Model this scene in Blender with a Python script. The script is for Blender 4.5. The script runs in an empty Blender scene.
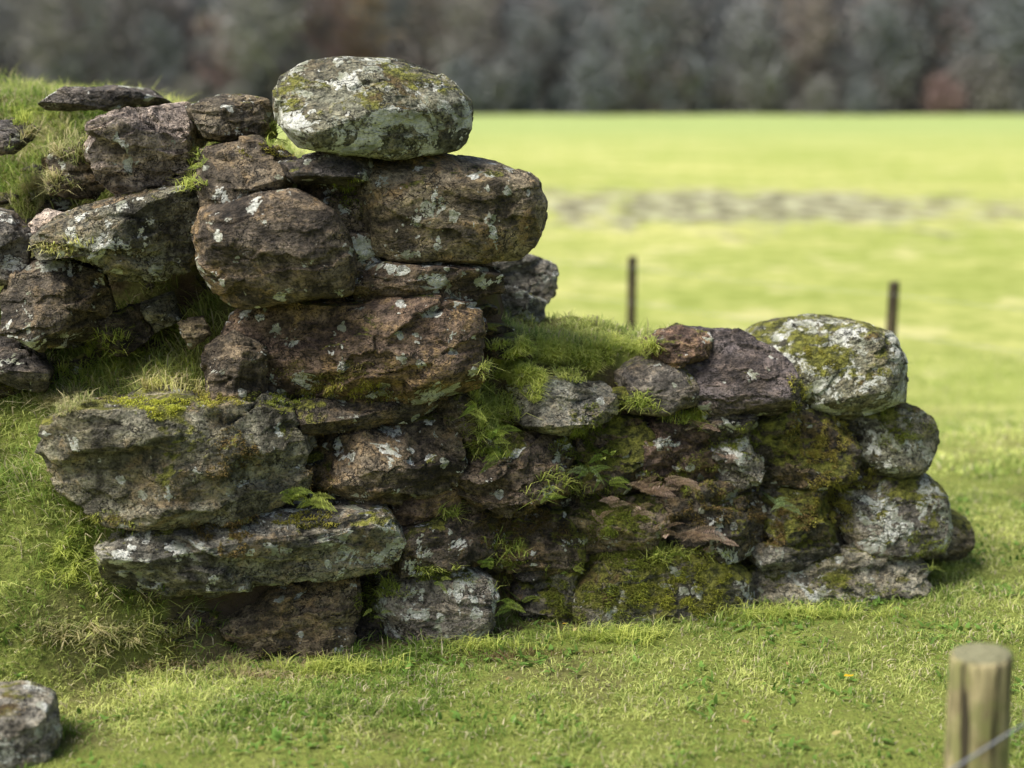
import bpy, math, random
import numpy as np
from mathutils import Vector
random.seed(7); rng=np.random.default_rng(7)
scene=bpy.context.scene
D=bpy.data
# ---------------------------------------------------------------- helpers
PERM=rng.permutation(256); PERM=np.concatenate([PERM,PERM,PERM])
GR=rng.normal(size=(256,3)); GR/=np.linalg.norm(GR,axis=1)[:,None]
def perlin(P):
    P=np.asarray(P,float); Pi=np.floor(P).astype(int); f=P-Pi; u=f*f*f*(f*(f*6-15)+10); Pi&=255
    r=np.zeros(len(P))
    for i in (0,1):
        wx=u[:,0] if i else 1-u[:,0]
        for j in (0,1):
            wy=u[:,1] if j else 1-u[:,1]
            for k in (0,1):
                wz=u[:,2] if k else 1-u[:,2]
                h=PERM[PERM[PERM[(Pi[:,0]+i)&255]+((Pi[:,1]+j)&255)]+((Pi[:,2]+k)&255)]
                g=GR[h]
                r+=wx*wy*wz*(g[:,0]*(f[:,0]-i)+g[:,1]*(f[:,1]-j)+g[:,2]*(f[:,2]-k))
    return r
def fbm(P,o=4,g=.5):
    P=np.asarray(P,float); a=1; s=np.zeros(len(P))
    for _ in range(o):
        s+=a*perlin(P); P=P*2.03+11.7; a*=g
    return s
def sstep(a,b,x):
    t=np.clip((x-a)/(b-a),0,1); return t*t*(3-2*t)
def mesh_np(name,V,F,mat=None,smooth=True,attrs=None):
    V=np.asarray(V,np.float32); me=D.meshes.new(name)
    me.vertices.add(len(V)); me.vertices.foreach_set('co',V.ravel())
    if isinstance(F,np.ndarray): Fs=[F]
    else: Fs=F
    loops=np.concatenate([f.ravel() for f in Fs]); tot=np.concatenate([np.full(len(f),f.shape[1]) for f in Fs])
    st=np.concatenate([[0],np.cumsum(tot)[:-1]])
    me.loops.add(len(loops)); me.loops.foreach_set('vertex_index',loops.astype(np.int32))
    me.polygons.add(len(tot)); me.polygons.foreach_set('loop_start',st.astype(np.int32)); me.polygons.foreach_set('loop_total',tot.astype(np.int32))
    if smooth: me.polygons.foreach_set('use_smooth',np.ones(len(tot),bool))
    me.update(calc_edges=True)
    for k,v in (attrs or {}).items():
        at=me.attributes.new(k,'FLOAT_COLOR','POINT'); v=np.asarray(v,np.float32)
        if v.ndim==1: v=np.tile(v,(len(V),1))
        if v.shape[1]==3: v=np.concatenate([v,np.ones((len(v),1),np.float32)],1)
        at.data.foreach_set('color',v.ravel().astype(np.float32))
    if mat: me.materials.append(mat)
    ob=D.objects.new(name,me); scene.collection.objects.link(ob); return ob
def empty(name):
    e=D.objects.new(name,None); scene.collection.objects.link(e); return e

# ---------------------------------------------------------------- camera (site survey station)
CH=1.6; PIT=math.radians(11.29); FP=1422.2
cam=D.cameras.new('camera'); cam.lens=50; cam.sensor_width=36; cam.clip_end=3000; cam.clip_start=.05
co=D.objects.new('camera',cam); scene.collection.objects.link(co); scene.camera=co
co.location=(0,0,CH); co.rotation_euler=(math.pi/2-PIT,0,0)
cam.dof.use_dof=True; cam.dof.focus_distance=4.2; cam.dof.aperture_fstop=1.15
ca,sa=math.cos(PIT),math.sin(PIT)
def ray(u,v):
    a=(u-512)/FP; b=(384-v)/FP
    return np.array([a,ca+b*sa,-sa+b*ca])
SL=0.28; X0=-.62; Y0=3.95; BAT=.08
def on_wall(u,v,off=0.):   # survey point on the wall face (offset = metres behind the face)
    d=ray(u,v); t=(Y0+off-SL*X0+BAT*CH)/(d[1]-SL*d[0]-BAT*d[2])
    return np.array([0,0,CH])+t*d
def on_y(u,v,Y):
    d=ray(u,v); return np.array([0,0,CH])+d*(Y/d[1])
def sdist(x,y): return y-(Y0+SL*(x-X0))
# ---------------------------------------------------------------- node helper
def newmat(name):
    m=D.materials.new(name); m.use_nodes=True; nt=m.node_tree; nt.nodes.clear(); return m,nt
class N:
    def __init__(s,nt): s.nt=nt
    def n(s,t,**k):
        nd=s.nt.nodes.new(t)
        ins=k.pop('i',{})
        for a,b in k.items(): setattr(nd,a,b)
        for a,b in ins.items():
            sock=nd.inputs[a]
            if isinstance(b,bpy.types.NodeSocket): s.nt.links.new(b,sock)
            else: sock.default_value=b
        return nd
    def noise(s,vec,sc,det=5,ro=.55,dist=0): return s.n('ShaderNodeTexNoise',i={'Vector':vec,'Scale':sc,'Detail':det,'Roughness':ro,'Distortion':dist}).outputs['Fac']
    def mr(s,v,a,b,c=0.,d=1.,smooth=True):
        return s.n('ShaderNodeMapRange',interpolation_type='SMOOTHSTEP' if smooth else 'LINEAR',i={'Value':v,'From Min':a,'From Max':b,'To Min':c,'To Max':d}).outputs[0]
    def m(s,op,a,b=0.,c=0.): return s.n('ShaderNodeMath',operation=op,i={0:a,1:b,2:c}).outputs[0]
    def mix(s,f,a,b,bt='MIX'):
        nd=s.nt.nodes.new('ShaderNodeMix'); nd.data_type='RGBA'; nd.blend_type=bt
        for k,v in ((0,f),(6,a),(7,b)):
            if isinstance(v,bpy.types.NodeSocket): s.nt.links.new(v,nd.inputs[k])
            else:
                if k and len(v)==3: v=(*v,1)
                nd.inputs[k].default_value=v
        return nd.outputs[2]
    def grey(s,v): return s.n('ShaderNodeCombineColor',i={0:v,1:v,2:v}).outputs[0]
    def sep(s,v): return s.n('ShaderNodeSeparateXYZ',i={0:v}).outputs
    def attr(s,nm): return s.n('ShaderNodeAttribute',attribute_name=nm)
# stone material
def stone_material():
    m,nt=newmat('weathered_stone'); g=N(nt)
    tc=g.n('ShaderNodeTexCoord').outputs['Object']
    oi=g.n('ShaderNodeObjectInfo').outputs['Random']
    sv=g.n('ShaderNodeVectorMath',operation='SCALE',i={0:(13.,7.,19.),'Scale':oi}).outputs[0]
    P=g.n('ShaderNodeVectorMath',operation='ADD',i={0:tc,1:sv}).outputs[0]
    rot=g.n('ShaderNodeCombineXYZ',i={0:g.mr(oi,0,1,-.3,.3,False),1:g.mr(g.m('FRACT',g.m('MULTIPLY',oi,37.)),0,1,-.5,.5,False),2:0.}).outputs[0]
    PL=g.n('ShaderNodeMapping',i={'Vector':P,'Scale':(1,1,3.2),'Rotation':rot}).outputs[0]
    tint=g.attr('tint').outputs['Color']; lm=g.n('ShaderNodeSeparateColor',i={0:g.attr('lm').outputs['Color']}).outputs
    geo=g.n('ShaderNodeNewGeometry'); nz=g.sep(geo.outputs['Normal'])[2]
    n1=g.noise(P,6,5,.65,.3); n2=g.noise(P,38,5,.75,.2); n3=g.noise(PL,9,6,.68,.6); n4=g.noise(P,130,2,.7)
    col=g.mix(g.mr(n1,.40,.60),g.mix(1.,tint,(.50,.48,.46),'MULTIPLY'),g.mix(1.,tint,(1.5,1.47,1.42),'MULTIPLY'))
    col=g.mix(g.mr(n3,.50,.60,0,.6),col,g.mix(1.,tint,(1.9,1.75,1.5),'MULTIPLY'))
    n5=g.noise(P,4,5,.7,.5)
    rust=g.m('MULTIPLY',g.m('MULTIPLY',g.mr(n5,.49,.58),g.mr(n2,.42,.54,.1,.95)),lm[2])
    col=g.mix(rust,col,(.33,.22,.10))
    col=g.mix(g.mr(n5,.48,.38,0,.85),col,g.mix(1.,col,(.30,.285,.27),'MULTIPLY'))
    col=g.mix(1.,col,g.grey(g.mr(n2,.36,.64,.38,1.7,False)),'MULTIPLY')
    col=g.mix(1.,col,g.grey(g.mr(n4,.36,.50,.42,1.08)),'MULTIPLY')
    # lichen: map-like blotches plus small crusty spots
    th=g.mr(lm[0],0,1,.64,.485,False)
    ln=g.m('ADD',g.m('MULTIPLY',g.noise(P,9,4,.72,.4),.88),g.m('MULTIPLY',n4,.12))
    lmk=g.mr(g.m('SUBTRACT',ln,th),0,.010)
    wv=g.n('ShaderNodeVectorMath',operation='SCALE',i={0:g.n('ShaderNodeTexNoise',i={'Vector':P,'Scale':40.,'Detail':2.}).outputs['Color'],'Scale':.035}).outputs[0]
    vo=g.n('ShaderNodeTexVoronoi',i={'Vector':g.n('ShaderNodeVectorMath',operation='ADD',i={0:P,1:wv}).outputs[0],'Scale':19.})
    rc=g.sep(vo.outputs['Color'])
    spot=g.m('MULTIPLY',g.mr(g.m('SUBTRACT',vo.outputs['Distance'],g.m('MULTIPLY',rc[1],.32)),.10,.08),g.m('GREATER_THAN',rc[0],g.mr(lm[0],0,1,.93,.35,False)))
    lall=g.m('MAXIMUM',lmk,g.m('MULTIPLY',spot,g.mr(n2,.38,.48,.25,1)))
    lall=g.m('MULTIPLY',lall,.96)
    lcol=g.mix(g.mr(g.noise(P,14,2,.6),.36,.56),(.40,.42,.30),(.92,.93,.84)); lcol=g.mix(g.mr(n4,.47,.62,0,.5),lcol,(.33,.34,.27))
    col=g.mix(lall,col,lcol)
    # moss
    mm=g.m('ADD',g.m('MULTIPLY',nz,.2),g.m('ADD',g.noise(P,7,5,.7,.3),g.m('MULTIPLY',g.m('SUBTRACT',lm[1],1.),.34)))
    mk=g.mr(mm,.45,.53); mcol=g.mix(g.mr(n2,.35,.65),(.05,.055,.012),(.34,.34,.06))
    mcol=g.mix(g.mr(n1,.55,.65,0,.8),mcol,(.16,.10,.045))
    col=g.mix(mk,col,mcol)
    h=g.m('ADD',g.m('MULTIPLY',n2,.8),g.m('ADD',g.m('MULTIPLY',n3,1.1),g.m('MULTIPLY',n4,.16)))
    h=g.m('ADD',h,g.m('MULTIPLY',n1,1.1)); h=g.m('ADD',h,g.m('MULTIPLY',lall,.03))
    cr=g.n('ShaderNodeTexVoronoi',feature='DISTANCE_TO_EDGE',i={'Vector':g.n('ShaderNodeVectorMath',operation='ADD',i={0:PL,1:g.n('ShaderNodeVectorMath',operation='SCALE',i={0:wv,'Scale':5.}).outputs[0]}).outputs[0],'Scale':4.5}).outputs['Distance']
    crm=g.m('MULTIPLY',g.mr(cr,.028,.0),g.mr(n1,.44,.54)); h=g.m('SUBTRACT',h,g.m('MULTIPLY',crm,.5)); col=g.mix(g.m('MULTIPLY',crm,.85),col,(.02,.016,.012))
    h=g.m('ADD',h,g.m('MULTIPLY',mk,g.m('MULTIPLY',n4,.5)))
    bp=g.n('ShaderNodeBump',i={'Height':h,'Distance':.032,'Strength':1.}).outputs[0]
    b=g.n('ShaderNodeBsdfPrincipled',i={'Base Color':col,'Roughness':.68,'Normal':bp,'Specular IOR Level':.35})
    o=g.n('ShaderNodeOutputMaterial',i={0:b.outputs[0]}); return m
STONE=stone_material()
def leaf_material(name,trans=.35):
    m,nt=newmat(name); g=N(nt); c=g.attr('Col').outputs['Color']
    b=g.n('ShaderNodeBsdfDiffuse',i={'Color':c})
    t=g.n('ShaderNodeBsdfTranslucent',i={'Color':c})
    x=g.n('ShaderNodeMixShader',i={0:trans,1:b.outputs[0],2:t.outputs[0]}); g.n('ShaderNodeOutputMaterial',i={0:x.outputs[0]}); return m
GRASS=leaf_material('grass_blades',.45); MOSS=leaf_material('moss_fibres',.25); FERN=leaf_material('fern_leaf',.4)
# ---------------------------------------------------------------- terrain
SG=np.linspace(-.4,4,221)
PROF=[(-9.,[(-.3,0),(.8,.55),(2,.95),(3.2,.5),(4,0)]),
 (-2.6,[(-.2,0),(.6,.72),(1.0,1.15),(1.5,1.55),(2.2,1.7),(3.2,1.3),(4,.3)]),
 (-1.6,[(-.1,0),(.15,.25),(.48,.70),(.7,.88),(.85,1.1),(1.05,1.36),(1.5,1.64),(2.2,1.6),(3.2,1.0),(4,.2)]),
 (-1.32,[(-.10,0),(.02,.22),(.22,.60),(.5,.78),(.68,.88),(.78,1.1),(.95,1.34),(1.4,1.58),(2.1,1.5),(3,.8),(4,.1)]),
 (-1.05,[(-.04,0),(.10,.40),(.24,.74),(.5,.82),(.58,.90),(.66,1.1),(.78,1.32),(1.2,1.48),(1.8,1.4),(2.6,.5),(4,0)]),
 (-.75,[(.10,0),(.18,.70),(.34,.82),(.46,.95),(.52,1.15),(.62,1.32),(1.2,1.40),(1.6,1.2),(2.3,.3),(4,0)]),
 (-.55,[(.15,0),(.23,.9),(.32,1.15),(.45,1.32),(1.1,1.32),(1.5,1.1),(2.1,.2),(4,0)]),
 (-.12,[(.15,0),(.23,1.0),(.32,1.22),(.6,1.25),(.9,1.0),(1.3,.8),(2.,.1),(4,0)]),
 (-.02,[(.15,0),(.21,.70),(.28,.87),(.6,.90),(1.0,.80),(1.6,.1),(4,-.0)]),
 (.55,[(.15,0),(.21,.64),(.28,.78),(.6,.80),(1.0,.6),(1.6,.05),(4,0)]),
 (1.22,[(.15,0),(.23,.5),(.34,.6),(.6,.6),(.9,.5),(1.4,0),(4,0)]),
 (1.40,[(.12,0),(.4,.0),(4,0)]),(30,[(.12,0),(4,0)])]
PX=np.array([p[0] for p in PROF]); PT=np.array([np.interp(SG,[q[0] for q in p[1]],[q[1] for q in p[1]],left=0,right=0) for p in PROF])
def height(x,y,detail=True):
    x=np.asarray(x,float); y=np.asarray(y,float); s=sdist(x,y)
    si=np.clip((s-SG[0])/(SG[1]-SG[0]),0,len(SG)-1.001); i0=si.astype(int); fs=si-i0
    xi=np.clip(np.searchsorted(PX,x)-1,0,len(PX)-2); fx=np.clip((x-PX[xi])/(PX[xi+1]-PX[xi]),0,1)
    def at(k): return PT[k,i0]*(1-fs)+PT[k,i0+1]*fs
    z=at(xi)*(1-fx)+at(xi+1)*fx
    z=np.where(s>SG[-1],0,z)
    raised=np.clip(z/.3,0,1)
    P=np.stack([x,y,z*.7],1)
    z=z-.55*sstep(5.6,9.5,y-.2*x)
    z+=.035*fbm(P*1.1,3)+raised*.05*fbm(P*4+5,3)
    if detail: z+=(.006+.012*raised)*fbm(P*18,3)
    z+=.25*sstep(20,60,y)*fbm(P*.05,2)
    z+=75*sstep(196,420,y)
    return z
def axis(lo,a,b,hi,st):
    f=np.arange(a,b,st); out=[]; v=b; d=st
    while v<hi: out.append(v); d*=1.11; v+=d
    out.append(hi); l=[]; v=a-st; d=st
    while v>lo: l.append(v); d*=1.11; v-=d
    l.append(lo); return np.array(l[::-1]+list(f)+out)
xs=axis(-900,-3.2,3.2,900,.022); ys=axis(-60,2.4,7,900,.022)
GX,GY=np.meshgrid(xs,ys); gx,gy=GX.ravel(),GY.ravel(); gz=height(gx,gy)
Z2=gz.reshape(GX.shape); dzy,dzx=np.gradient(Z2,ys,xs); slope=np.sqrt(dzx**2+dzy**2).ravel()
nx_,ny_=len(xs),len(ys)
idx=np.arange(nx_*ny_).reshape(ny_,nx_); F=np.stack([idx[:-1,:-1],idx[:-1,1:],idx[1:,1:],idx[1:,:-1]],-1).reshape(-1,4)
def dirt_of(x,y,z,sl):
    s=sdist(x,y); P=np.stack([x,y,z],1); n=fbm(P*3.,3)
    d=sstep(1.7,2.6,sl+n*.8-3.5*(x<-.95)*(s<.4))*(y<8)
    near=(1-sstep(.0,.09,np.abs(s-.03)+.05*n))*(x>-1.0)*(x<1.42)*.85   # bare soil at the wall foot
    left=sstep(.0,.25,n+.08)*(x<-1.0)*(x>-2.2)*sstep(.70,.82,s)*(1-sstep(1.05,1.2,s))
    low=(x>-1.2)*(x<-.45)*(s>-.14)*(s<.1)*.8*sstep(-.1,.2,n)
    thin=.45*sstep(.12,.4,fbm(P*2.2+31,3))*(y<7)      # thin, worn patches in the lawn
    return np.clip(np.maximum.reduce([d,near,left,low,thin]),0,1)
dirt=dirt_of(gx,gy,gz,slope)
def ground_material():
    m,nt=newmat('turf_ground'); g=N(nt); P=g.n('ShaderNodeTexCoord').outputs['Object']
    dt=g.n('ShaderNodeSeparateColor',i={0:g.attr('dirt').outputs['Color']}).outputs[0]
    y=g.sep(P)[1]
    near=g.mix(g.noise(P,3,6,.6),(.15,.20,.035),(.30,.34,.09)); near=g.mix(g.mr(g.noise(P,60,4,.7),.4,.65,0,.5),near,(.13,.12,.05))
    PF=g.n('ShaderNodeMapping',i={'Vector':P,'Scale':(.35,1,1)}).outputs[0]
    far=g.mix(g.mr(g.noise(P,.12,6,.6),.35,.65),(.42,.46,.14),(.60,.59,.22))
    far=g.mix(g.mr(g.noise(PF,.5,5,.65),.44,.64,0,.75),far,(.33,.39,.10))
    far=g.mix(g.mr(g.noise(P,3,5,.7),.42,.62,0,.7),far,(.25,.31,.07))
    far=g.mix(g.mr(g.noise(P,1.1,4,.65),.54,.66,0,.6),far,(.66,.62,.30))
    far=g.mix(g.mr(y,35,130,0,.8),far,(.315,.40,.15))
    col=g.mix(g.mr(y,5,9),near,far)
    # worn strip of rushes and mud across the pasture
    q=g.n('ShaderNodeVectorMath',operation='MULTIPLY',i={0:g.n('ShaderNodeVectorMath',operation='SUBTRACT',i={0:P,1:(4.8,30.0,0)}).outputs[0],1:(1/6.6,1/6.0,0)}).outputs[0]
    r=g.n('ShaderNodeVectorMath',operation='LENGTH',i={0:q}).outputs['Value']
    PG=g.n('ShaderNodeMapping',i={'Vector':P,'Scale':(1.1,.5,1)}).outputs[0]
    r=g.m('ADD',r,g.m('MULTIPLY',g.m('SUBTRACT',g.noise(PG,1.0,5,.75),.5),3.4))
    pm=g.mr(r,1.05,.5); pc=g.mix(g.mr(g.noise(PG,1.8,4),.42,.58),(.15,.135,.11),(.46,.45,.30)); col=g.mix(g.m('MULTIPLY',pm,.85),col,pc)
    col=g.mix(g.mr(y,196,203),col,(.13,.13,.115))
    dc=g.mix(g.noise(P,25,6,.7),(.045,.034,.022),(.22,.16,.11)); dc=g.mix(g.mr(g.noise(P,9,4),.5,.65,0,.7),dc,(.14,.14,.045))
    col=g.mix(dt,col,dc)
    bp=g.n('ShaderNodeBump',i={'Height':g.m('ADD',g.noise(P,90,4,.7),g.m('MULTIPLY',g.noise(P,20,4,.6),1.5)),'Distance':.02,'Strength':.8}).outputs[0]
    b=g.n('ShaderNodeBsdfDiffuse',i={'Color':col,'Normal':bp}); g.n('ShaderNodeOutputMaterial',i={0:b.outputs[0]}); return m
ground=mesh_np('ground',np.stack([gx,gy,gz],1),F,ground_material(),attrs={'dirt':np.stack([dirt,dirt,dirt],1)})
# ---------------------------------------------------------------- stones
import bmesh
ICO={}
def ico(l):
    if l not in ICO:
        bm=bmesh.new(); bmesh.ops.create_icosphere(bm,subdivisions=l,radius=1)
        ICO[l]=(np.array([v.co[:] for v in bm.verts]),np.array([[v.index for v in f.verts] for f in bm.faces])); bm.free()
    return ICO[l]
E1=np.array([1,SL,0])/math.hypot(1,SL); E3=np.array([-SL,1,0])/math.hypot(1,SL)
def radial(poly,th,sm):
    n=len(poly); pts=[]
    for i in range(n):
        p0,p1,p2,p3=poly[i-1],poly[i],poly[(i+1)%n],poly[(i+2)%n]
        for t in np.linspace(0,1,12,endpoint=False):
            c=.5*((2*p1)+(-p0+p2)*t+(2*p0-5*p1+4*p2-p3)*t*t+(-p0+3*p1-3*p2+p3)*t**3)
            l=p1*(1-t)+p2*t; pts.append(c*sm+l*(1-sm))
    pts=np.array(pts); a=np.arctan2(pts[:,1],pts[:,0]); r=np.hypot(pts[:,0],pts[:,1]); o=np.argsort(a); a=a[o]; r=r[o]
    return np.interp(th,np.concatenate([a-2*np.pi,a,a+2*np.pi]),np.tile(r,3))
def fracture(V,R,K,ext,amp,tilt,bed):
    c,s=math.cos(bed),math.sin(bed); M=np.array([[c,0,s],[0,1,0],[-s,0,c]])
    st=np.array([.8,1,2.8]); C=R.uniform(-1,1,(K,3))*ext
    Vw=V+.22*ext.min()*np.stack([fbm(V/ext.min()*1.6+q,3) for q in (3,17,31)],1)
    A=(Vw@M.T)*st; B_=(C@M.T)*st
    d=((A[:,None,:]-B_[None])**2).sum(2); i=d.argmin(1)
    off=R.uniform(-1,1,K)*amp; tv=R.normal(size=(K,3))*tilt
    return np.clip(off[i]+((V-C[i])*tv[i]).sum(1),-2*amp,2*amp)
def stone_shape(V0,poly,T,sd,facets=7,m=3.2,rough=1.,round_=False,frac=1.):
    R=np.random.default_rng(sd)
    w=np.abs(poly[:,0]).max(); h=np.abs(poly[:,1]).max(); pn=poly/np.array([w,h])
    d=V0; rho=np.hypot(d[:,0],d[:,2]); th=np.arctan2(d[:,2],d[:,0]); k=(rho**m+np.abs(d[:,1])**m)**(-1/m)
    r=radial(pn,th,.5 if round_ else .1)*rho*k; Q=np.stack([r*np.cos(th),d[:,1]*k,r*np.sin(th)],1)
    for _ in range(facets):
        n=R.normal(size=3); n[1]=-abs(n[1])-.8; n/=np.linalg.norm(n)
        sup=(Q@n).max(); dd=sup*R.uniform(.68,.93); e=np.maximum(Q@n-dd,0); Q=Q-e[:,None]*n*(.97 if not round_ else .6)
    V=Q*np.array([w,T,h]); V[:,1]+=R.uniform(-.2,.2)*V[:,0]+R.uniform(.05,.32)*V[:,2]
    off=R.uniform(-50,50,3); n=V0; size=min(w,h); ext=np.array([w,T,h]); bed=R.uniform(-.25,.25)
    dsp=.05*size*fbm(V/size*.9+off,3)+rough*(.005*fbm(V*14+off,3)+.0035*fbm(V*45+off,3))
    if frac>0:
        dsp=dsp+fracture(V,R,14,ext,.05*size*frac,.12*frac,bed)
        if len(V)>2000: dsp=dsp+fracture(V,R,60,ext,.024*size*frac,.12*frac,bed)
    return V+n*dsp[:,None]
wall=empty('ruined_stone_wall')
BR=(.172,.142,.104); DB=(.108,.092,.072); GY_=(.245,.233,.195); PK=(.42,.36,.305); LT=(.180,.180,.130); SLT=(.125,.115,.102); RD=(.20,.143,.106); GG=(.188,.180,.138); TAN=(.26,.213,.143)
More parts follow.
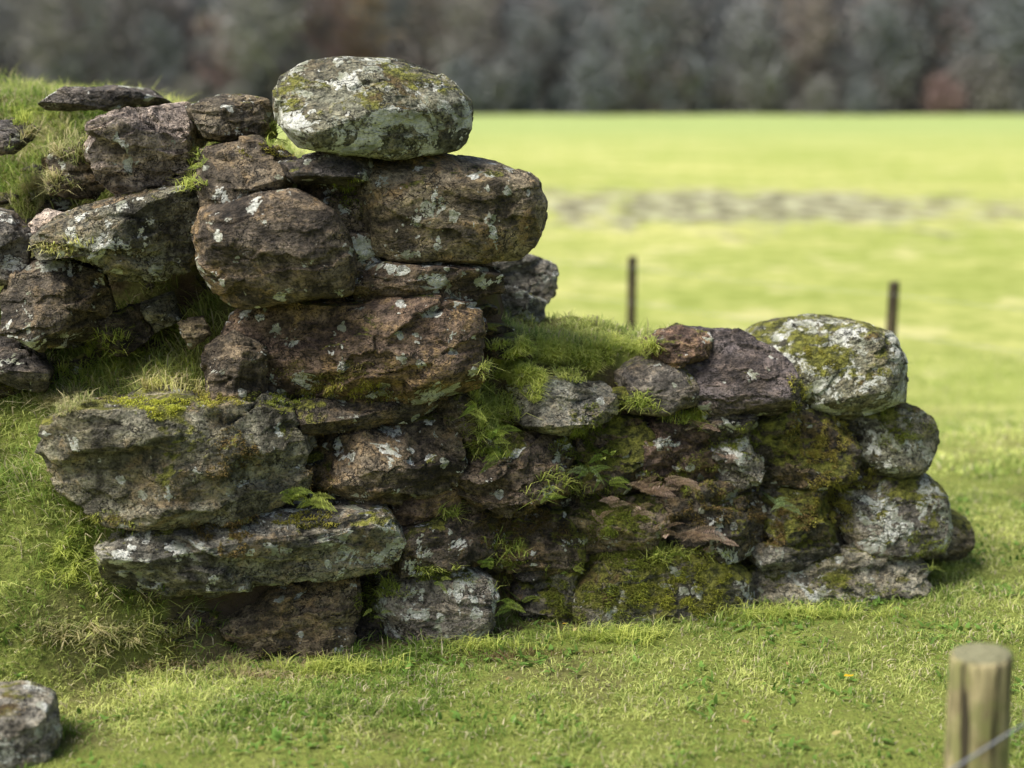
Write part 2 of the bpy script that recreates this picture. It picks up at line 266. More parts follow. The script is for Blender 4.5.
# outline, offset behind face, half thickness, tint, lichen, moss, rust, level, rounded
S=[
([(276,95),(282,75),(310,62),(355,57),(410,62),(450,76),(476,100),(474,130),(458,150),(400,159),(345,157),(300,148),(280,128)],-.02,.19,LT,.75,.36,.2,7,1),
([(370,162),(430,154),(500,165),(535,178),(548,200),(539,235),(517,260),(460,265),(400,263),(365,250),(355,215),(360,185)],-.02,.20,TAN,.33,.2,.9,7,1),
([(284,164),(330,153),(378,158),(384,176),(350,186),(296,184)],.0,.14,SLT,.4,.1,.2,6,0),
([(197,238),(205,212),(250,196),(292,190),(330,210),(354,255),(348,292),(300,301),(245,311),(220,297),(200,268)],-.06,.19,BR,.28,.05,.8,7,1),
([(208,148),(262,138),(300,160),(308,200),(250,212),(208,220),(200,182)],.10,.14,BR,.3,.15,.5,6,0),
([(298,180),(352,182),(376,210),(374,264),(345,270),(316,225)],.08,.12,BR,.65,.2,.4,6,0),
([(83,150),(95,123),(130,104),(190,102),(213,120),(205,145),(172,184),(120,198),(93,183)],.30,.15,PK,.2,.0,.15,7,0),
([(188,106),(225,94),(268,98),(280,118),(274,140),(235,144),(203,138)],.28,.14,BR,.35,.2,.5,6,0),
([(40,103),(70,86),(150,89),(174,104),(120,110),(48,110)],.75,.15,SLT,.35,.05,.1,6,0),
([(33,240),(62,222),(130,202),(195,186),(210,212),(202,262),(160,283),(110,279),(82,257),(40,260)],.15,.19,GG,.5,.2,.4,7,0),
([(2,302),(18,272),(60,255),(102,273),(112,308),(94,342),(40,346),(6,329)],.26,.15,DB,.35,.1,.3,7,0),
([(-60,220),(-10,210),(14,212),(28,235),(24,264),(0,284),(-60,280)],.38,.14,SLT,.3,.05,.2,6,0),
([(-50,350),(15,343),(52,366),(44,390),(0,380),(-50,380)],.36,.12,SLT,.35,.1,.2,6,0),
([(-40,123),(22,119),(38,131),(12,154),(-40,154)],.62,.13,SLT,.15,.1,.2,6,0),
([(24,232),(44,212),(68,214),(72,232),(45,244)],.42,.08,PK,.2,.0,.3,5,0),
([(43,160),(88,138),(114,165),(97,202),(50,197)],.5,.12,BR,.2,.5,.5,6,0),
([(92,205),(150,188),(205,168),(222,192),(195,208),(120,222)],.31,.12,BR,.3,.2,.5,6,0),
([(140,305),(172,296),(184,318),(156,332)],.34,.06,GG,.2,.1,.2,5,0),
([(178,325),(204,319),(211,336),(190,347)],.20,.05,TAN,.1,.1,.2,5,0),
([(98,316),(140,308),(152,335),(125,354),(98,347)],.34,.07,DB,.1,.3,.2,5,0),
([(350,270),(380,260),(440,263),(502,272),(506,290),(440,302),(358,300)],.0,.16,BR,.68,.05,.2,6,0),
([(325,253),(372,250),(388,268),(350,290),(328,284)],.06,.1,BR,.6,.1,.3,6,0),
([(236,325),(266,307),(340,298),(430,297),(480,306),(484,350),(479,388),(440,400),(370,401),(300,402),(248,391),(234,350)],-.03,.2,RD,.45,.28,.9,7,0),
([(205,350),(236,336),(266,350),(266,400),(210,400)],.04,.12,BR,.3,.2,.4,6,0),
([(296,402),(380,398),(442,399),(448,418),(360,426),(300,434)],.02,.13,DB,.3,.3,.5,6,0),
([(38,458),(50,430),(90,407),(160,396),(232,398),(294,413),(316,453),(305,492),(250,513),(180,525),(108,523),(60,496)],-.10,.2,GG,.15,.42,.5,7,0),
([(308,442),(338,425),(400,414),(456,408),(463,450),(453,483),(402,499),(348,512),(318,496)],-.02,.17,BR,.35,.25,.6,7,0),
([(388,497),(418,484),(456,487),(464,505),(444,522),(394,522)],.01,.1,RD,.15,.1,.6,6,0),
([(100,548),(150,529),(240,514),(330,509),(384,509),(401,538),(391,562),(332,576),(230,592),(150,605),(106,602)],-.10,.2,GY_,.46,.32,.45,7,0),
([(390,525),(450,513),(492,514),(503,545),(486,568),(432,574),(394,573)],.0,.14,DB,.3,.25,.4,6,0),
([(378,592),(398,571),(450,564),(492,578),(492,615),(476,643),(420,651),(384,643),(374,614)],-.03,.15,GY_,.66,.2,.2,7,1),
([(226,628),(268,597),(318,576),(355,576),(356,620),(330,663),(280,675),(242,660)],-.02,.12,TAN,.1,.12,.8,7,0),
([(60,640),(110,622),(190,604),(220,612),(211,652),(130,672),(66,668)],.02,.10,BR,.1,.8,.6,6,0),
([(350,588),(380,578),(386,642),(354,658)],.08,.08,DB,.1,.3,.3,6,0),
([(436,400),(474,392),(496,420),(490,442),(452,447)],.03,.1,BR,.3,.5,.3,6,0),
([(452,452),(500,429),(555,426),(574,452),(567,493),(522,518),(468,512),(452,480)],-.01,.16,BR,.3,.38,.5,7,0),
([(512,390),(560,382),(616,388),(622,405),(604,429),(535,433),(515,417)],.0,.16,GY_,.1,.25,.3,7,0),
([(622,376),(645,360),(675,361),(697,380),(694,402),(661,414),(628,414)],.03,.14,GY_,.15,.25,.3,6,1),
([(562,438),(600,425),(642,422),(655,455),(645,486),(600,496),(564,484)],.05,.13,DB,.2,.9,.5,6,0),
([(636,432),(688,415),(720,440),(717,478),(682,493),(641,486)],.02,.13,RD,.5,.3,.5,6,0),
([(652,345),(685,330),(714,334),(710,354),(690,370),(662,362)],.05,.1,RD,.2,.3,.8,6,0),
([(666,350),(700,333),(745,334),(779,355),(795,390),(775,419),(732,416),(700,406),(682,375)],.0,.15,(.100,.084,.088),.03,.05,.08,7,0),
([(770,343),(800,325),(845,319),(886,330),(898,360),(896,396),(864,416),(820,414),(788,396)],.03,.2,LT,.85,.46,.2,7,1),
([(844,418),(890,400),(930,413),(936,440),(920,468),(880,479),(850,460)],.03,.15,GG,.5,.66,.2,6,1),
([(744,430),(790,410),(844,413),(856,440),(846,479),(812,492),(768,486),(746,464)],.03,.15,DB,.2,.72,.4,6,0),
([(694,402),(752,411),(756,434),(702,440)],.05,.1,SLT,.25,.3,.2,6,0),
([(709,445),(744,435),(761,462),(750,485),(714,484)],.04,.1,GY_,.6,.3,.2,6,0),
([(838,490),(882,473),(927,475),(949,500),(950,531),(936,554),(890,559),(850,550),(838,522)],.0,.17,GY_,.74,.55,.2,7,1),
([(925,520),(950,508),(964,518),(967,536),(955,556),(925,562)],.16,.13,GG,.3,.6,.2,6,1),
([(750,588),(766,564),(830,553),(901,549),(921,560),(923,590),(904,613),(840,619),(768,613)],-.03,.15,(.33,.32,.25),.4,.5,.2,7,0),
([(572,592),(598,558),(650,545),(714,554),(750,574),(756,600),(734,628),(660,640),(600,637),(576,618)],-.05,.18,GG,.35,.82,.3,7,1),
([(651,498),(700,481),(752,486),(772,518),(758,553),(705,560),(656,536)],.02,.14,DB,.35,.45,.5,6,0),
([(558,520),(600,499),(658,500),(669,535),(642,554),(566,566)],.02,.14,TAN,.3,.66,.3,6,0),
([(486,525),(530,509),(564,505),(579,530),(574,567),(525,578),(494,564)],.04,.14,BR,.3,.7,.5,6,0),
([(764,490),(830,483),(846,520),(840,553),(786,556),(761,525)],.04,.13,GG,.35,.84,.3,6,0),
([(526,573),(568,563),(592,590),(582,634),(540,645),(520,610)],.03,.12,GG,.2,.8,.2,6,0),
([(466,520),(497,505),(509,560),(490,580)],.08,.1,DB,.1,.5,.3,6,0),
([(750,543),(800,546),(838,543),(836,562),(763,572)],.02,.1,GY_,.3,.5,.3,6,0),
([(488,262),(530,256),(558,266),(555,298),(522,308),(494,294)],.62,.14,GY_,.45,.1,.3,6,0),
([(480,302),(508,287),(546,303),(540,327),(500,337),(482,325)],.50,.13,(.36,.35,.31),.6,.15,.2,6,0),
([(838,462),(872,452),(894,476),(862,494),(838,488)],.08,.1,DB,.3,.5,.3,6,0),
([(455,500),(500,512),(480,524),(445,520)],.07,.1,DB,.3,.4,.3,5,0),
([(650,408),(700,412),(705,426),(655,430)],.08,.1,BR,.3,.4,.3,5,0),
]
for i,(pl,off,T,tint,li,mo,ru,lv,rd) in enumerate(S):
    pts=np.array([on_wall(u,v,off+T*(.6 if rd else .42)) for u,v in pl]); c=(pts.max(0)+pts.min(0))/2
    ab=np.stack([(pts-c)@E1,(pts-c)[:,2]],1)*1.01; c=c+E3*T*(.25 if rd else .35); V0,F0=ico(lv)
    slab=(i==41)
    V=stone_shape(V0,ab,T,100+i,facets=(5 if rd else 9),m=(3. if rd else 5.),rough=(.8 if rd else 1.1),round_=bool(rd),frac=(.38 if rd else (.5 if slab else 1.)))
    W=V[:,[0]]*E1+V[:,[1]]*E3+V[:,[2]]*np.array([0,0,1])
    jt=np.clip(np.array(tint)*rng.uniform(.82,1.18)*rng.uniform(.97,1.03,3),0,1)
    ob=mesh_np('stone_%02d'%i,W,F0,STONE,attrs={'tint':jt,'lm':np.array([li,mo,ru])}); ob.location=c; ob.parent=wall
# ground boulder, lower left
pts=np.array([on_y(u,v,3.32) for u,v in [(-40,705),(15,695),(48,706),(56,737),(45,775),(0,800),(-50,790)]]); c=(pts.max(0)+pts.min(0))/2
ab=np.stack([(pts-c)[:,0],(pts-c)[:,2]],1); V0,F0=ico(6); V=stone_shape(V0,ab,.15,77,6,3,1,True,.4)
mesh_np('boulder',V,F0,STONE,attrs={'tint':np.array(GY_),'lm':np.array([.35,.25,.3])}).location=c
# rubble packing in the joints
def rubble(points,name,parent,smin=.02,smax=.05):
    Vs=[];Fs=[];Ts=[];Ls=[];o=0; V0,F0=ico(4)
    for i,p in enumerate(points):
        R=np.random.default_rng(900+i); s=R.uniform(smin,smax); n=9
        a=np.linspace(0,2*np.pi,n,endpoint=False)+R.uniform(-.2,.2,n); r=R.uniform(.75,1.1,n)
        ab=np.stack([np.cos(a)*r*s*R.uniform(1,2),np.sin(a)*r*s*R.uniform(.5,1)],1)
        V=stone_shape(V0,ab,s*R.uniform(.7,1.2),2000+i,6,3.5,.4,False,.5)
        W=V[:,[0]]*E1+V[:,[1]]*E3+V[:,[2]]*np.array([0,0,1])+np.array(p)
        t=np.array([BR,DB,GY_,DB,SLT,BR][R.integers(6)])*.55  # rubble colour darkened to deepen the shade in the joints
        Vs.append(W);Fs.append(F0+o);o+=len(W);Ts.append(np.tile(t,(len(W),1)));Ls.append(np.tile([R.uniform(0,.4),R.uniform(0,.9),.4],(len(W),1)))
    ob=mesh_np(name,np.concatenate(Vs),np.concatenate(Fs),STONE,attrs={'tint':np.concatenate(Ts),'lm':np.concatenate(Ls)})
    if parent: ob.parent=parent
pp=[]
for _ in range(520):
    x=rng.uniform(-1.0,1.32); top=np.interp(x,[-1.0,-.75,-.5,-.12,.0,.6,1.3],[.72,.85,1.25,1.2,.80,.70,.58]); z=rng.uniform(.0,top)
    pp.append((x,Y0+SL*(x-X0)+BAT*z+rng.uniform(.10,.19),z))
rubble(pp,'joint_rubble',wall)
pp=[]
for _ in range(170):
    x=rng.uniform(-1.9,-.75); s=rng.uniform(.5,1.05); y=Y0+SL*(x-X0)+s
    pp.append((x,y,float(height([x],[y])[0])+.0))
rubble(pp,'loose_rubble',wall,.012,.045)
bpy.context.view_layer.update(); dg=bpy.context.evaluated_depsgraph_get()
# ---------------------------------------------------------------- blades
class Blades:
    def __init__(s): s.P=[];s.A=[]
    def add(s,P,up,L,W,lean,bend,col,tipcol):
        n=len(P); L=np.broadcast_to(L,(n,)); W=np.broadcast_to(W,(n,)); up=np.broadcast_to(up,(n,3))
        a=rng.uniform(0,2*np.pi,n); hv=np.stack([np.cos(a),np.sin(a),np.zeros(n)],1)
        d=up+hv*(np.abs(rng.normal(size=n))*lean)[:,None]; d/=np.linalg.norm(d,axis=1)[:,None]
        b=a+rng.uniform(-1,1,n); sd=np.stack([-np.sin(b),np.cos(b),np.zeros(n)],1)
        mid=P+d*(L*.55)[:,None]; bd=np.broadcast_to(bend,(n,))*rng.uniform(.3,1.3,n)
        tip=mid+d*(L*.45)[:,None]+hv*(bd*L*.5)[:,None]; tip[:,2]-=bd*L*.35
        w=W[:,None]*sd
        V=np.stack([P-w*.5,P+w*.5,mid+w*.42,mid-w*.42,tip],1)
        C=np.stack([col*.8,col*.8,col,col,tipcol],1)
        s.P.append(V.reshape(-1,3)); s.A.append(C.reshape(-1,3))
    def build(s,name,mat):
        V=np.concatenate(s.P); C=np.clip(np.concatenate(s.A),0,.95); n=len(V)//5; b=np.arange(n)[:,None]*5
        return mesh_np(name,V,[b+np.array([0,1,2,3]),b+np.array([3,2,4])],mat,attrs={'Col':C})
def gcol(P,n,yel=.0):
    k=np.clip(.45+1.3*fbm(P*1.3+3,3)+.8*fbm(P*6+9,2)+rng.normal(size=n)*.32+yel,0,1)[:,None]
    a=np.array([.20,.31,.065]); b=np.array([.71,.76,.27]); c=a*(1-k)+b*k
    st=(rng.random(n)<.14+.12*yel)[:,None]; return np.where(st,np.array([.76,.68,.46])*rng.uniform(.5,1.1,(n,1)),c)
def grass(n,x0,x1,y0,y1,L0,W0,B,maxsl=2.1,fade=False,gain=1.):
    x=rng.uniform(x0,x1,n); r=rng.random(n); y=y0+(y1-y0)*(r**1.7 if fade else r); z=height(x,y); e=.02
    hx=(height(x+e,y)-z)/e; hy=(height(x,y+e)-z)/e; sl=np.hypot(hx,hy); dr=dirt_of(x,y,z,sl); s=sdist(x,y)
    P=np.stack([x,y,z-.004],1); cl=fbm(P*3.5,3)+.8*fbm(P*13,2)
    keep=(rng.random(n)>dr*1.02)&(sl<maxsl+3.5*((x<-.95)&(s<.4))+rng.normal(size=n)*.3)&(rng.random(n)<.72+cl)
    x,y,z,P,cl,hx,hy,s=[q[keep] for q in (x,y,z,P,cl,hx,hy,s)]; n=len(x)
    up=np.stack([-hx*.35,-hy*.35,np.ones(n)],1)
    raised=sstep(.05,.3,z)*(y<7); mound=raised*(x<-.8)
    L=L0*(.7+1.2*np.clip(cl+.12,0,1))*rng.uniform(.4,1.6,n)*(1+.6*raised+.5*mound)
    foot=(np.abs(s)<.12)&(x>-1.2)&(x<1.5); L=np.where(foot,L*1.5,L)
    c=gcol(P,n,.2*raised)*gain; B.add(P,up,L,W0*rng.uniform(.6,1.4,n),.8,.9,c,c*np.array([1.12,1.08,1.0]))
B=Blades()
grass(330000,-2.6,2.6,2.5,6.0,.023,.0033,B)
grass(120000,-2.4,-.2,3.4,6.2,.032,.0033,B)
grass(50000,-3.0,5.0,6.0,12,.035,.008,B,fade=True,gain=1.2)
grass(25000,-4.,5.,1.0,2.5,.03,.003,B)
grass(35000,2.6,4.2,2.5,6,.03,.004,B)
# daisy and plantain leaves through the turf
n=14000; x=rng.uniform(-2.4,2.4,n); y=rng.uniform(2.6,5.6,n); z=height(x,y); P=np.stack([x,y,z+.008],1); kp=(fbm(P*5+77,3)>.12)&(z<.25); P=P[kp]; n=len(P)
c=np.array([.16,.28,.06])*rng.uniform(.7,1.6,(n,1)); B.add(P,np.array([0,0,.5]),.026*rng.uniform(.5,1.4,n),.012*rng.uniform(.6,1.3,n),1.5,.6,c,c*1.1)
B.build('grass',GRASS)
# ---------------------------------------------------------------- plants on the wall (placed by surveying the surface)
def hit(u,v):
    d=Vector(ray(u,v)).normalized(); ok,l,nrm,_,ob,_m=scene.ray_cast(dg,Vector((0,0,CH)),d)
    return (np.array(l),np.array(nrm)) if ok and l[1]<8 else None
def spot(B,cx,cy,rx,ry,n,L,W,c0,c1,lean=.7,bend=1.,nmix=1.,upz=.3,nz_min=-1.,cut=-.2):
    Ps=[];Ns=[]
    for _ in range(n):
        r=math.sqrt(random.random()); a=random.uniform(0,6.283); r*= .8+.35*math.sin(a*3+cx)+.15*math.sin(a*7+cy)
        h=hit(cx+rx*r*math.cos(a),cy+ry*r*math.sin(a))
        if h is None or h[1][2]<nz_min: continue
        Ps.append(h[0]-h[1]*.002); Ns.append(h[1]*nmix+np.array([0,0,upz]))
    if not Ps: return
    P=np.array(Ps); U=np.array(Ns); m=len(P)
    kk=fbm(P*22,3); keep=kk>cut; P,U,kk=P[keep],U[keep],kk[keep]; m=len(P)
    k=np.clip(.5+kk+rng.normal(size=m)*.2,0,1)[:,None]; c=np.array(c0)*(1-k)+np.array(c1)*k
    B.add(P,U,L*rng.uniform(.5,1.4,m)*(1+.8*kk),W,lean,bend,c,c*1.15)
MB=Blades(); MD=(.13,.13,.03); MY=(.54,.50,.11); MG=(.32,.38,.07); MR=(.30,.21,.09)
for a in [(820,450,34,48,4200,MR,MY),(835,505,24,32,2400,MD,MY),(800,395,14,22,700,MG,MY),(818,355,24,24,900,MD,MY),(690,590,62,36,6000,MD,(.46,.48,.08)),(620,600,40,30,2400,MD,MG),
  (160,406,50,12,1800,MG,(.6,.6,.09)),(215,400,30,10,900,MD,MY),(230,535,36,22,2000,MD,MR),(300,520,50,10,900,MD,MY),(330,375,55,20,1700,MD,(.24,.22,.07)),(345,390,60,12,1200,MD,MY),
  (590,440,34,32,2800,MD,MG),(540,520,40,26,2200,MD,MR),(610,520,50,30,3200,MD,MG),(775,520,40,28,2600,MD,MR),(640,560,60,16,2000,MD,MG),(560,600,26,36,2200,MD,MG),
  (500,540,20,40,1000,MD,MR),(440,575,40,10,800,MD,MG),(370,600,16,30,800,MD,MG),(710,510,40,24,1800,MD,MR),(900,430,30,20,1400,MD,MG),(925,545,30,14,1000,MD,MG),(860,480,30,12,1000,MD,MY),
  (480,440,22,16,700,MD,MG),(130,640,90,22,3500,MR,MG),(290,660,60,12,1200,MR,MG),(420,655,60,8,700,MR,MG),(280,400,40,12,900,MD,MG),(350,195,22,22,500,MD,MG),(270,150,30,10,500,MD,MY),(320,470,14,30,600,MD,MR),(100,520,40,8,600,MR,MG),(240,460,40,30,1200,MD,MR),(850,590,50,16,1200,MD,MG),(690,480,50,30,1800,MR,MG),(740,440,30,20,900,MD,MG)]:
    cx,cy,rx,ry,n,c0,c1=a; spot(MB,cx,cy,rx,ry,int(n*1.3),.010,.0030,c0,c1,.8,.8,1,.2,cut=-.10)
mo=MB.build('moss_tufts',MOSS); mo.parent=wall
TB=Blades(); G0=(.22,.33,.06); G1=(.74,.79,.22); ST=(.72,.63,.38); LI=(.34,.24,.15); GB0=(.40,.50,.10); GB1=(.85,.88,.30)  # ledge tufts (GB pair) carry sunlight in their brighter blade colours
for a in [(575,355,75,22,7000,.030,GB0,GB1),(520,370,34,30,3400,.035,GB0,GB1),(492,415,24,34,2000,.045,G0,GB1),(640,350,30,10,900,.03,GB0,GB1),(490,450,20,12,300,.055,G0,G1),(50,140,40,30,1800,.05,G0,ST),(40,190,30,20,1000,.05,G0,ST),
  (120,365,60,26,1900,.05,G0,G1),(150,380,60,16,1100,.05,G1,ST),(60,405,30,12,700,.045,G0,ST),(40,118,40,8,1100,.045,G0,G1),(190,185,16,10,200,.04,G0,G1),(196,158,9,10,160,.03,G0,G1),(272,135,8,14,160,.045,G0,G1),
  (690,420,24,12,350,.035,G0,G1),(640,405,20,10,300,.045,G0,G1),(450,515,14,10,150,.04,G0,G1),(390,590,16,12,220,.03,G0,G1),(436,572,26,6,250,.025,G0,G1),(620,640,60,6,700,.05,G0,G1),(800,618,100,5,900,.05,G0,G1),(480,650,60,6,500,.05,G0,G1),(330,672,80,6,700,.05,G0,G1),(945,575,20,6,300,.06,G0,G1),(60,250,30,10,200,.04,ST,G1),(110,640,80,20,1300,.04,G0,ST),
  (560,490,40,16,260,.05,G0,G1),(680,555,40,10,200,.04,G0,G1),(505,560,20,30,200,.045,G0,G1),
  (75,560,30,45,1500,.035,G0,G1),(250,668,120,14,1800,.022,LI,ST),(480,655,120,8,1200,.02,LI,MD),(130,600,50,12,400,.03,LI,G0)]:
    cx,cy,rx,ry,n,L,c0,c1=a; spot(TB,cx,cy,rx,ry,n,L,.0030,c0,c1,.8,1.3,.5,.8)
t=TB.build('wall_grass_tufts',GRASS); t.parent=wall
# ferns
def fern(name,cx,cy,nf,L,c0,c1,lw=.3,droop=.7):
    h=hit(cx,cy)
    if h is None: return
    V=[];Fc=[];C=[]; root=h[0]; cur=sdist(root[0],root[1])-BAT*root[2]; face=root-E3*max(.006,min(cur+.03,.2))
    for f in range(nf):
        a=random.uniform(-1.5,1.5); base=face+E1*random.uniform(-.03,.03)+np.array([0,0,random.uniform(-.015,.015)])
        i=len(V); V+=[root+[0,0,.001],root-[0,0,.001],base-[0,0,.001],base+[0,0,.001]]; Fc.append((i,i+1,i+2,i+3)); C+=[np.array(c0)*.5]*4
        d=-E3*random.uniform(.25,.6)+E1*math.sin(a)*1.1+np.array([0,0,random.uniform(.0,1.)]); d/=np.linalg.norm(d); l=L*random.uniform(.6,1.15)
        p=base.copy(); K=20; side=np.cross(d,-E3)+E3*random.uniform(-.5,.5); side-=d*side.dot(d); side/=np.linalg.norm(side); kf=random.random()
        for k in range(K):
            t=k/K; d2=d+np.array([0,0,-droop*t*1.6]); d2/=np.linalg.norm(d2); q=p+d2*l/K
            pl=l*lw*(math.sin(math.pi*min(1,(t*.9+.12)))**.7)*(1-t*.55)*random.uniform(.75,1.1)
            col=np.array(c0)*(1-kf)+np.array(c1)*kf; col=col*random.uniform(.7,1.25)
            i=len(V); V+= [p-side*.0008,p+side*.0008,q+side*.0006,q-side*.0006]; Fc.append((i,i+1,i+2,i+3)); C+=[col*.6]*4
            for sg in (-1,1):
                tip=p+side*sg*pl+d2*pl*.45+E3*random.uniform(-.2,.2)*pl; w=d2*l/K*.34; m=(p+tip)/2
                i=len(V); V+=[p,m-w,tip,m+w]; Fc.append((i,i+1,i+2,i+3)); C+=[col]*4
            p=q
    return mesh_np(name,np.array(V),np.array(Fc),FERN,attrs={'Col':np.clip(np.array(C),0,.9)},smooth=False)
FG0=(.22,.34,.07); FG1=(.58,.66,.16); BK0=(.46,.32,.25); BK1=(.70,.52,.42)
for a in [(285,500,6,.07,FG0,FG1),(308,494,7,.08,FG1,FG1),(575,460,5,.08,FG0,(.45,.55,.26)),(600,475,4,.07,FG0,FG1),(760,490,6,.07,(.34,.46,.22),(.55,.65,.35)),(500,585,5,.07,FG0,FG1),(512,612,5,.08,FG0,FG1),
   (375,600,3,.05,FG0,FG1),(490,435,5,.08,FG0,FG1),(200,165,3,.045,FG0,FG1),(275,138,3,.05,FG0,FG1),(470,400,4,.07,FG0,FG1),(592,448,4,.06,FG0,FG1),(440,580,3,.04,FG0,FG1),(505,455,4,.07,FG0,FG1),
   (545,500,4,.06,FG0,FG1),(480,560,4,.06,FG0,FG1),(655,555,3,.05,FG0,FG1),(570,565,3,.05,FG0,FG1)]:
    fern('fern',*a)
for a in [(640,485,8,.09,BK0,BK1),(600,495,5,.07,BK0,BK1),(665,478,6,.09,BK0,BK1),(690,532,10,.09,BK0,BK1),(660,530,5,.07,BK0,BK1),(715,452,3,.05,BK0,BK1),(625,500,5,.07,BK0,BK1),(690,420,3,.05,BK0,BK1),(585,510,4,.06,BK0,BK1),(715,545,4,.06,BK0,BK1)]:
    fern('dead_bracken',*a,lw=.28,droop=.5)
# fallen leaves on the turf
V=[];Fc=[];C=[]
for i in range(26):
    if i<3: u,v=[(848,686),(745,733),(836,744)][i]; h=hit(u,v); x,y=h[0][0],h[0][1]; s=.016
    else: x,y=rng.uniform(-1.8,2.2),rng.uniform(2.6,5.); s=rng.uniform(.006,.011)
    z=float(height([x],[y])[0])+.030; a=rng.uniform(0,6.28); c,sn=math.cos(a),math.sin(a); k=len(V); tl=rng.uniform(-.5,.5)
    for px,py,pz in [(-1,0,0),(-.3,-.55,.15),(.6,-.4,.2),(1.1,0,.35),(.6,.4,.1),(-.3,.55,.2)]: V.append((x+s*(px*c-py*sn),y+s*(px*sn+py*c),z+s*(pz+tl*px)))
    Fc.append((k,k+1,k+2,k+3)); Fc.append((k,k+3,k+4,k+5)); C+=[[(.65,.45,.08),(.40,.26,.12),(.55,.48,.2)][i%3] if i else (.85,.55,.04)]*6
mesh_np('fallen_leaves',np.array(V),np.array(Fc),FERN,attrs={'Col':np.array(C)},smooth=False)
# ---------------------------------------------------------------- fences
def wood_material():
    m,nt=newmat('weathered_wood'); g=N(nt); P=g.n('ShaderNodeTexCoord').outputs['Object']; nz=g.sep(g.n('ShaderNodeNewGeometry').outputs['Normal'])[2]
    PS=g.n('ShaderNodeMapping',i={'Vector':P,'Scale':(1,1,.07)}).outputs[0]
    gr=g.noise(PS,70,6,.7,.4); c=g.mix(g.mr(gr,.36,.64),(.15,.125,.055),(.56,.48,.26)); c=g.mix(g.mr(g.noise(P,12,5,.65),.46,.60,0,.75),c,(.24,.25,.085))
    c=g.mix(g.mr(g.noise(PS,40,3,.5,.6),.57,.61),c,(.05,.04,.02))
    ring=g.n('ShaderNodeTexWave',wave_type='RINGS',rings_direction='Z',i={'Vector':P,'Scale':28.,'Distortion':2.5,'Detail':3.}).outputs['Fac']
    tc=g.mix(g.mr(ring,0,1,.2,.8),(.24,.23,.12),(.38,.37,.22)); tc=g.mix(g.mr(g.noise(P,60,4,.7),.5,.6,0,.6),tc,(.14,.14,.06)); c=g.mix(g.mr(nz,.7,.85),c,tc)
    bp=g.n('ShaderNodeBump',i={'Height':g.m('ADD',gr,g.m('MULTIPLY',ring,g.mr(nz,.7,.85,0,.5))),'Distance':.010,'Strength':1.}).outputs[0]
    b=g.n('ShaderNodeBsdfPrincipled',i={'Base Color':c,'Roughness':.85,'Normal':bp}); g.n('ShaderNodeOutputMaterial',i={0:b.outputs[0]}); return m
WOOD=wood_material()
m,nt=newmat('galvanised_wire'); g=N(nt); b=g.n('ShaderNodeBsdfPrincipled',i={'Base Color':(.35,.36,.38,1),'Metallic':.4,'Roughness':.5}); g.n('ShaderNodeOutputMaterial',i={0:b.outputs[0]}); WIRE=m
WOODD=WOOD.copy(); WOODD.name='dark_wood'  # copy of the post wood with its colour multiplied darker
for nd in WOODD.node_tree.nodes:
    if nd.type=='BSDF_PRINCIPLED':
        l=nd.inputs['Base Color'].links[0].from_socket; g=N(WOODD.node_tree); WOODD.node_tree.links.new(g.mix(1.,l,(.20,.18,.20),'MULTIPLY'),nd.inputs['Base Color'])
def post(name,x,y,r,top,par,mat,sd):
    R=np.random.default_rng(sd); z0=float(height([x],[y])[0])-.15; H=top-z0; K=48; V=[]
    lv=list(np.linspace(0,H-.012,40))+[H-.004,H]
    for j,z in enumerate(lv):
        rr=r*(1 if j<40 else (.97 if j==40 else .90))*(1.04-.04*z/H)
        for k in range(K):
            a=2*math.pi*k/K; V.append((rr*math.cos(a),rr*math.sin(a),z))
    V=np.array(V); ang=np.arctan2(V[:,1],V[:,0]); nn=fbm(np.stack([np.cos(ang)*2+sd,np.sin(ang)*2,V[:,2]*1.5],1),4); V[:,:2]*=(1+.09*nn)[:,None]
    V[:,2]+=np.where(V[:,2]>H-.02,V[:,0]*.08,0); n=len(lv)
    Fq=np.array([[j*K+k,j*K+(k+1)%K,(j+1)*K+(k+1)%K,(j+1)*K+k] for j in range(n-1) for k in range(K)])
    ring=V[-K:]; V=list(V); base=(n-1)*K; T=[]; prev=base
    for f in (.66,.33):
        s0=len(V); V+= [tuple(ring[k]*np.array([f,f,1])+np.array([0,0,.0015])) for k in range(K)]
        T+=[[prev+k,prev+(k+1)%K,s0+(k+1)%K,s0+k] for k in range(K)]; prev=s0
    c=len(V); V.append((0,0,H+.002)); tri=np.array([[prev+k,prev+(k+1)%K,c] for k in range(K)])
    ob=mesh_np(name,np.array(V),[np.concatenate([Fq,np.array(T)]),tri],mat); ob.location=(x,y,z0); ob.rotation_euler=(R.uniform(-.02,.02),R.uniform(-.02,.02),0); ob.parent=par; return ob
def wire(name,pts,r,par):
    cu=D.curves.new(name,'CURVE'); cu.dimensions='3D'; cu.bevel_depth=r; cu.bevel_resolution=3
    sp=cu.splines.new('POLY'); P=[]
    for a,b in zip(pts[:-1],pts[1:]):
        a=np.array(a);b=np.array(b)
        for t in np.linspace(0,1,16,endpoint=False): q=a*(1-t)+b*t; q[2]-=.015*4*t*(1-t); P.append(q)
    P.append(np.array(pts[-1])); sp.points.add(len(P)-1)
    for i,q in enumerate(P): sp.points[i].co=(*q,1)
    cu.materials.append(WIRE); o=D.objects.new(name,cu); scene.collection.objects.link(o); o.parent=par
f1=empty('wire_fence'); tp=on_y(987,655,2.66); pr=.061
post('post',tp[0],tp[1],pr,tp[2],f1,WOOD,3)
dv=np.array([.74,.67])
p2=(tp[0]+2.2*dv[0],tp[1]+2.2*dv[1]); post('post_next',p2[0],p2[1],pr,tp[2]+.03,f1,WOOD,4)
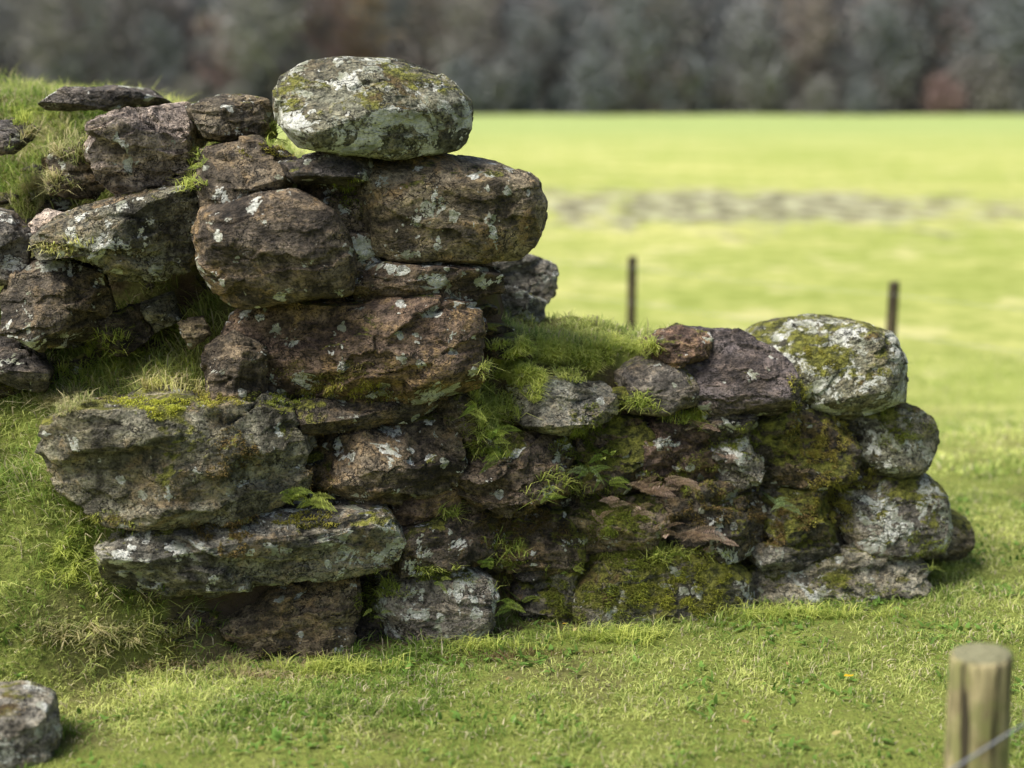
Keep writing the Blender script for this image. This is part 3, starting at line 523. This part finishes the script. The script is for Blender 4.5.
p0=(tp[0]-2.2*dv[0],tp[1]-2.2*dv[1]); post('post_near',p0[0],p0[1],pr,tp[2]-.1,f1,WOOD,5)
wz=on_y(982,734,2.6)[2]
nv=np.array([.67,-.74])*(pr+.003)   # wires are stapled to the lawn-facing side of the posts
for dz,nm in ((0,'wire_strand'),(-.27,'wire_strand_low')):
    wire(nm,[(p0[0]+nv[0],p0[1]+nv[1],wz+dz-.03),(tp[0]+nv[0],tp[1]+nv[1],wz+dz),(p2[0]+nv[0],p2[1]+nv[1],wz+dz+.03)],.0026,f1)
f2=empty('wire_fence'); q=[on_y(632.5,257,11.),on_y(892,282,9.6)]; dlt=q[1]-q[0]
ps=[q[0]-dlt*1.9,q[0],q[1],q[1]+dlt*1.1]
for i,p in enumerate(ps): post('post',p[0],p[1],.036,p[2],f2,WOODD,10+i)
for dz in (.08,.35): wire('wire_strand',[tuple(p-np.array([0,.038,dz])) for p in ps],.0012,f2)
# ---------------------------------------------------------------- woodland on the far hillside
def tree_material():
    m,nt=newmat('haze_tinted_foliage'); g=N(nt); r=g.n('ShaderNodeObjectInfo').outputs['Random']; c=g.attr('Col').outputs['Color']
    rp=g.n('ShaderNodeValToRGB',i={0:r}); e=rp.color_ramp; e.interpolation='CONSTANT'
    cols=[(0,(.18,.195,.20)),(.18,(.21,.215,.215)),(.34,(.155,.175,.175)),(.48,(.235,.225,.21)),(.62,(.185,.20,.205)),(.74,(.255,.25,.24)),(.83,(.23,.20,.18)),(.92,(.26,.185,.175)),(.97,(.42,.31,.17))]  # distance haze is mixed into these muted grey foliage colours
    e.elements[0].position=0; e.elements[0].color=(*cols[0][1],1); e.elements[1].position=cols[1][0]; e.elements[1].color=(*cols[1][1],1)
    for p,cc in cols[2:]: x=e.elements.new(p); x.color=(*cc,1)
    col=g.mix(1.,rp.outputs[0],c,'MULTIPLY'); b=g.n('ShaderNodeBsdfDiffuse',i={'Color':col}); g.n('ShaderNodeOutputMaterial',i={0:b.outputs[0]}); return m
TM=tree_material()
def tree_mesh(name,sd,H,conif=False):
    R=np.random.default_rng(sd); V=[];Fc=[];C=[]
    def tube(a,b,r0,r1,seg=6):
        a=np.array(a,float);b=np.array(b,float);d=b-a;d/=np.linalg.norm(d);s=np.cross(d,[.3,.9,.1]);s/=np.linalg.norm(s);t=np.cross(d,s);k=len(V)
        for p,r in((a,r0),(b,r1)):
            for j in range(seg): an=2*math.pi*j/seg; V.append(p+r*(math.cos(an)*s+math.sin(an)*t)); C.append((1.15,1.12,1.1))
        for j in range(seg): Fc.append((k+j,k+(j+1)%seg,k+seg+(j+1)%seg,k+seg+j))
    p=np.array([0,0,-1.]); tips=[]; 
    for j in range(7):
        q=p+np.array([R.normal()*.25,R.normal()*.25,H*.9/7+.1]); tube(p,q,.26*(1-j/8),.26*(1-(j+1)/8)); p=q
        if j>=1 or H<8:
            for b in range(4):
                a=R.uniform(0,6.28); l=H*(.34-.035*j)*R.uniform(.7,1.2)*(.6 if conif else 1); e=q+np.array([math.cos(a)*l,math.sin(a)*l,l*(.0 if conif else .55)]); tube(q,e,.1,.03,4); tips.append(e); tips.append((q+e)/2)
                for _ in range(3): e2=e+R.normal(size=3)*l*.25+np.array([0,0,l*.2]); tube((q+e)/2,e2,.05,.015,3); tips.append(e2)
    tips.append(p)
    for t in tips:
        sh=R.uniform(.8,1.25)
        for _ in range(18):
            c=t+R.normal(size=3)*np.array([.9,.9,.8]); n=R.normal(size=3);n/=np.linalg.norm(n);s=np.cross(n,[0,0,1.]);s/=np.linalg.norm(s)+1e-6;u=np.cross(n,s);z=R.uniform(.14,.32);k=len(V)
            V.extend([c-s*z,c-u*z*.7,c+s*z,c+u*z*.7]);Fc.append((k,k+1,k+2,k+3));v=sh*R.uniform(.8,1.2);C.extend([(v,v,v)]*4)
    o=mesh_np(name,np.array(V),np.array(Fc),TM,smooth=False,attrs={'Col':np.array(C)}); me=o.data; D.objects.remove(o); return me
TMs=[tree_mesh('tree_a',1,15),tree_mesh('tree_b',2,18),tree_mesh('tree_c',3,12),tree_mesh('tree_d',4,20,True),tree_mesh('bush',5,5)]
wood=empty('distant_woodland')
def put(me,x,yy,a,b):
    o=D.objects.new('tree',me); scene.collection.objects.link(o); o.parent=wood; o.location=(x,yy,float(height([x],[yy],False)[0])); s=rng.uniform(a,b); o.scale=(s,s,s*rng.uniform(.9,1.2)); o.rotation_euler=(0,0,rng.uniform(0,6.28))
for k in range(80): put(TMs[4],-150+k*3.8+rng.uniform(-2,2),200+rng.uniform(-1.5,4),.5,1.3)
for row in range(13):
    y=205+row*8.5
    for k in range(46):
        x=-150+k*6.6+rng.uniform(-3,3); yy=y+rng.uniform(-4,4)
        put(TMs[rng.integers(4)],x,yy,.75,1.3)
# ---------------------------------------------------------------- light
EL=math.radians(57); sd=Vector((-.80,-.30,0)).normalized(); SD=Vector((sd.x*math.cos(EL),sd.y*math.cos(EL),math.sin(EL)))
L=D.lights.new('sun','SUN'); L.energy=4.8; L.angle=math.radians(28); L.color=(1,.97,.91); lo=D.objects.new('sun',L); scene.collection.objects.link(lo)
lo.rotation_euler=(-SD).to_track_quat('-Z','Y').to_euler()
w=D.worlds.new('World'); scene.world=w; w.use_nodes=True; nt=w.node_tree; bg=nt.nodes['Background']; sk=nt.nodes.new('ShaderNodeTexSky'); sk.sky_type='NISHITA'; sk.sun_disc=False; sk.sun_elevation=EL; sk.sun_rotation=math.atan2(SD.x,SD.y); sk.dust_density=5.; sk.air_density=1.
nt.links.new(sk.outputs[0],bg.inputs[0]); bg.inputs[1].default_value=.14
scene.view_settings.view_transform='Standard'; scene.view_settings.look='None'; scene.view_settings.exposure=0
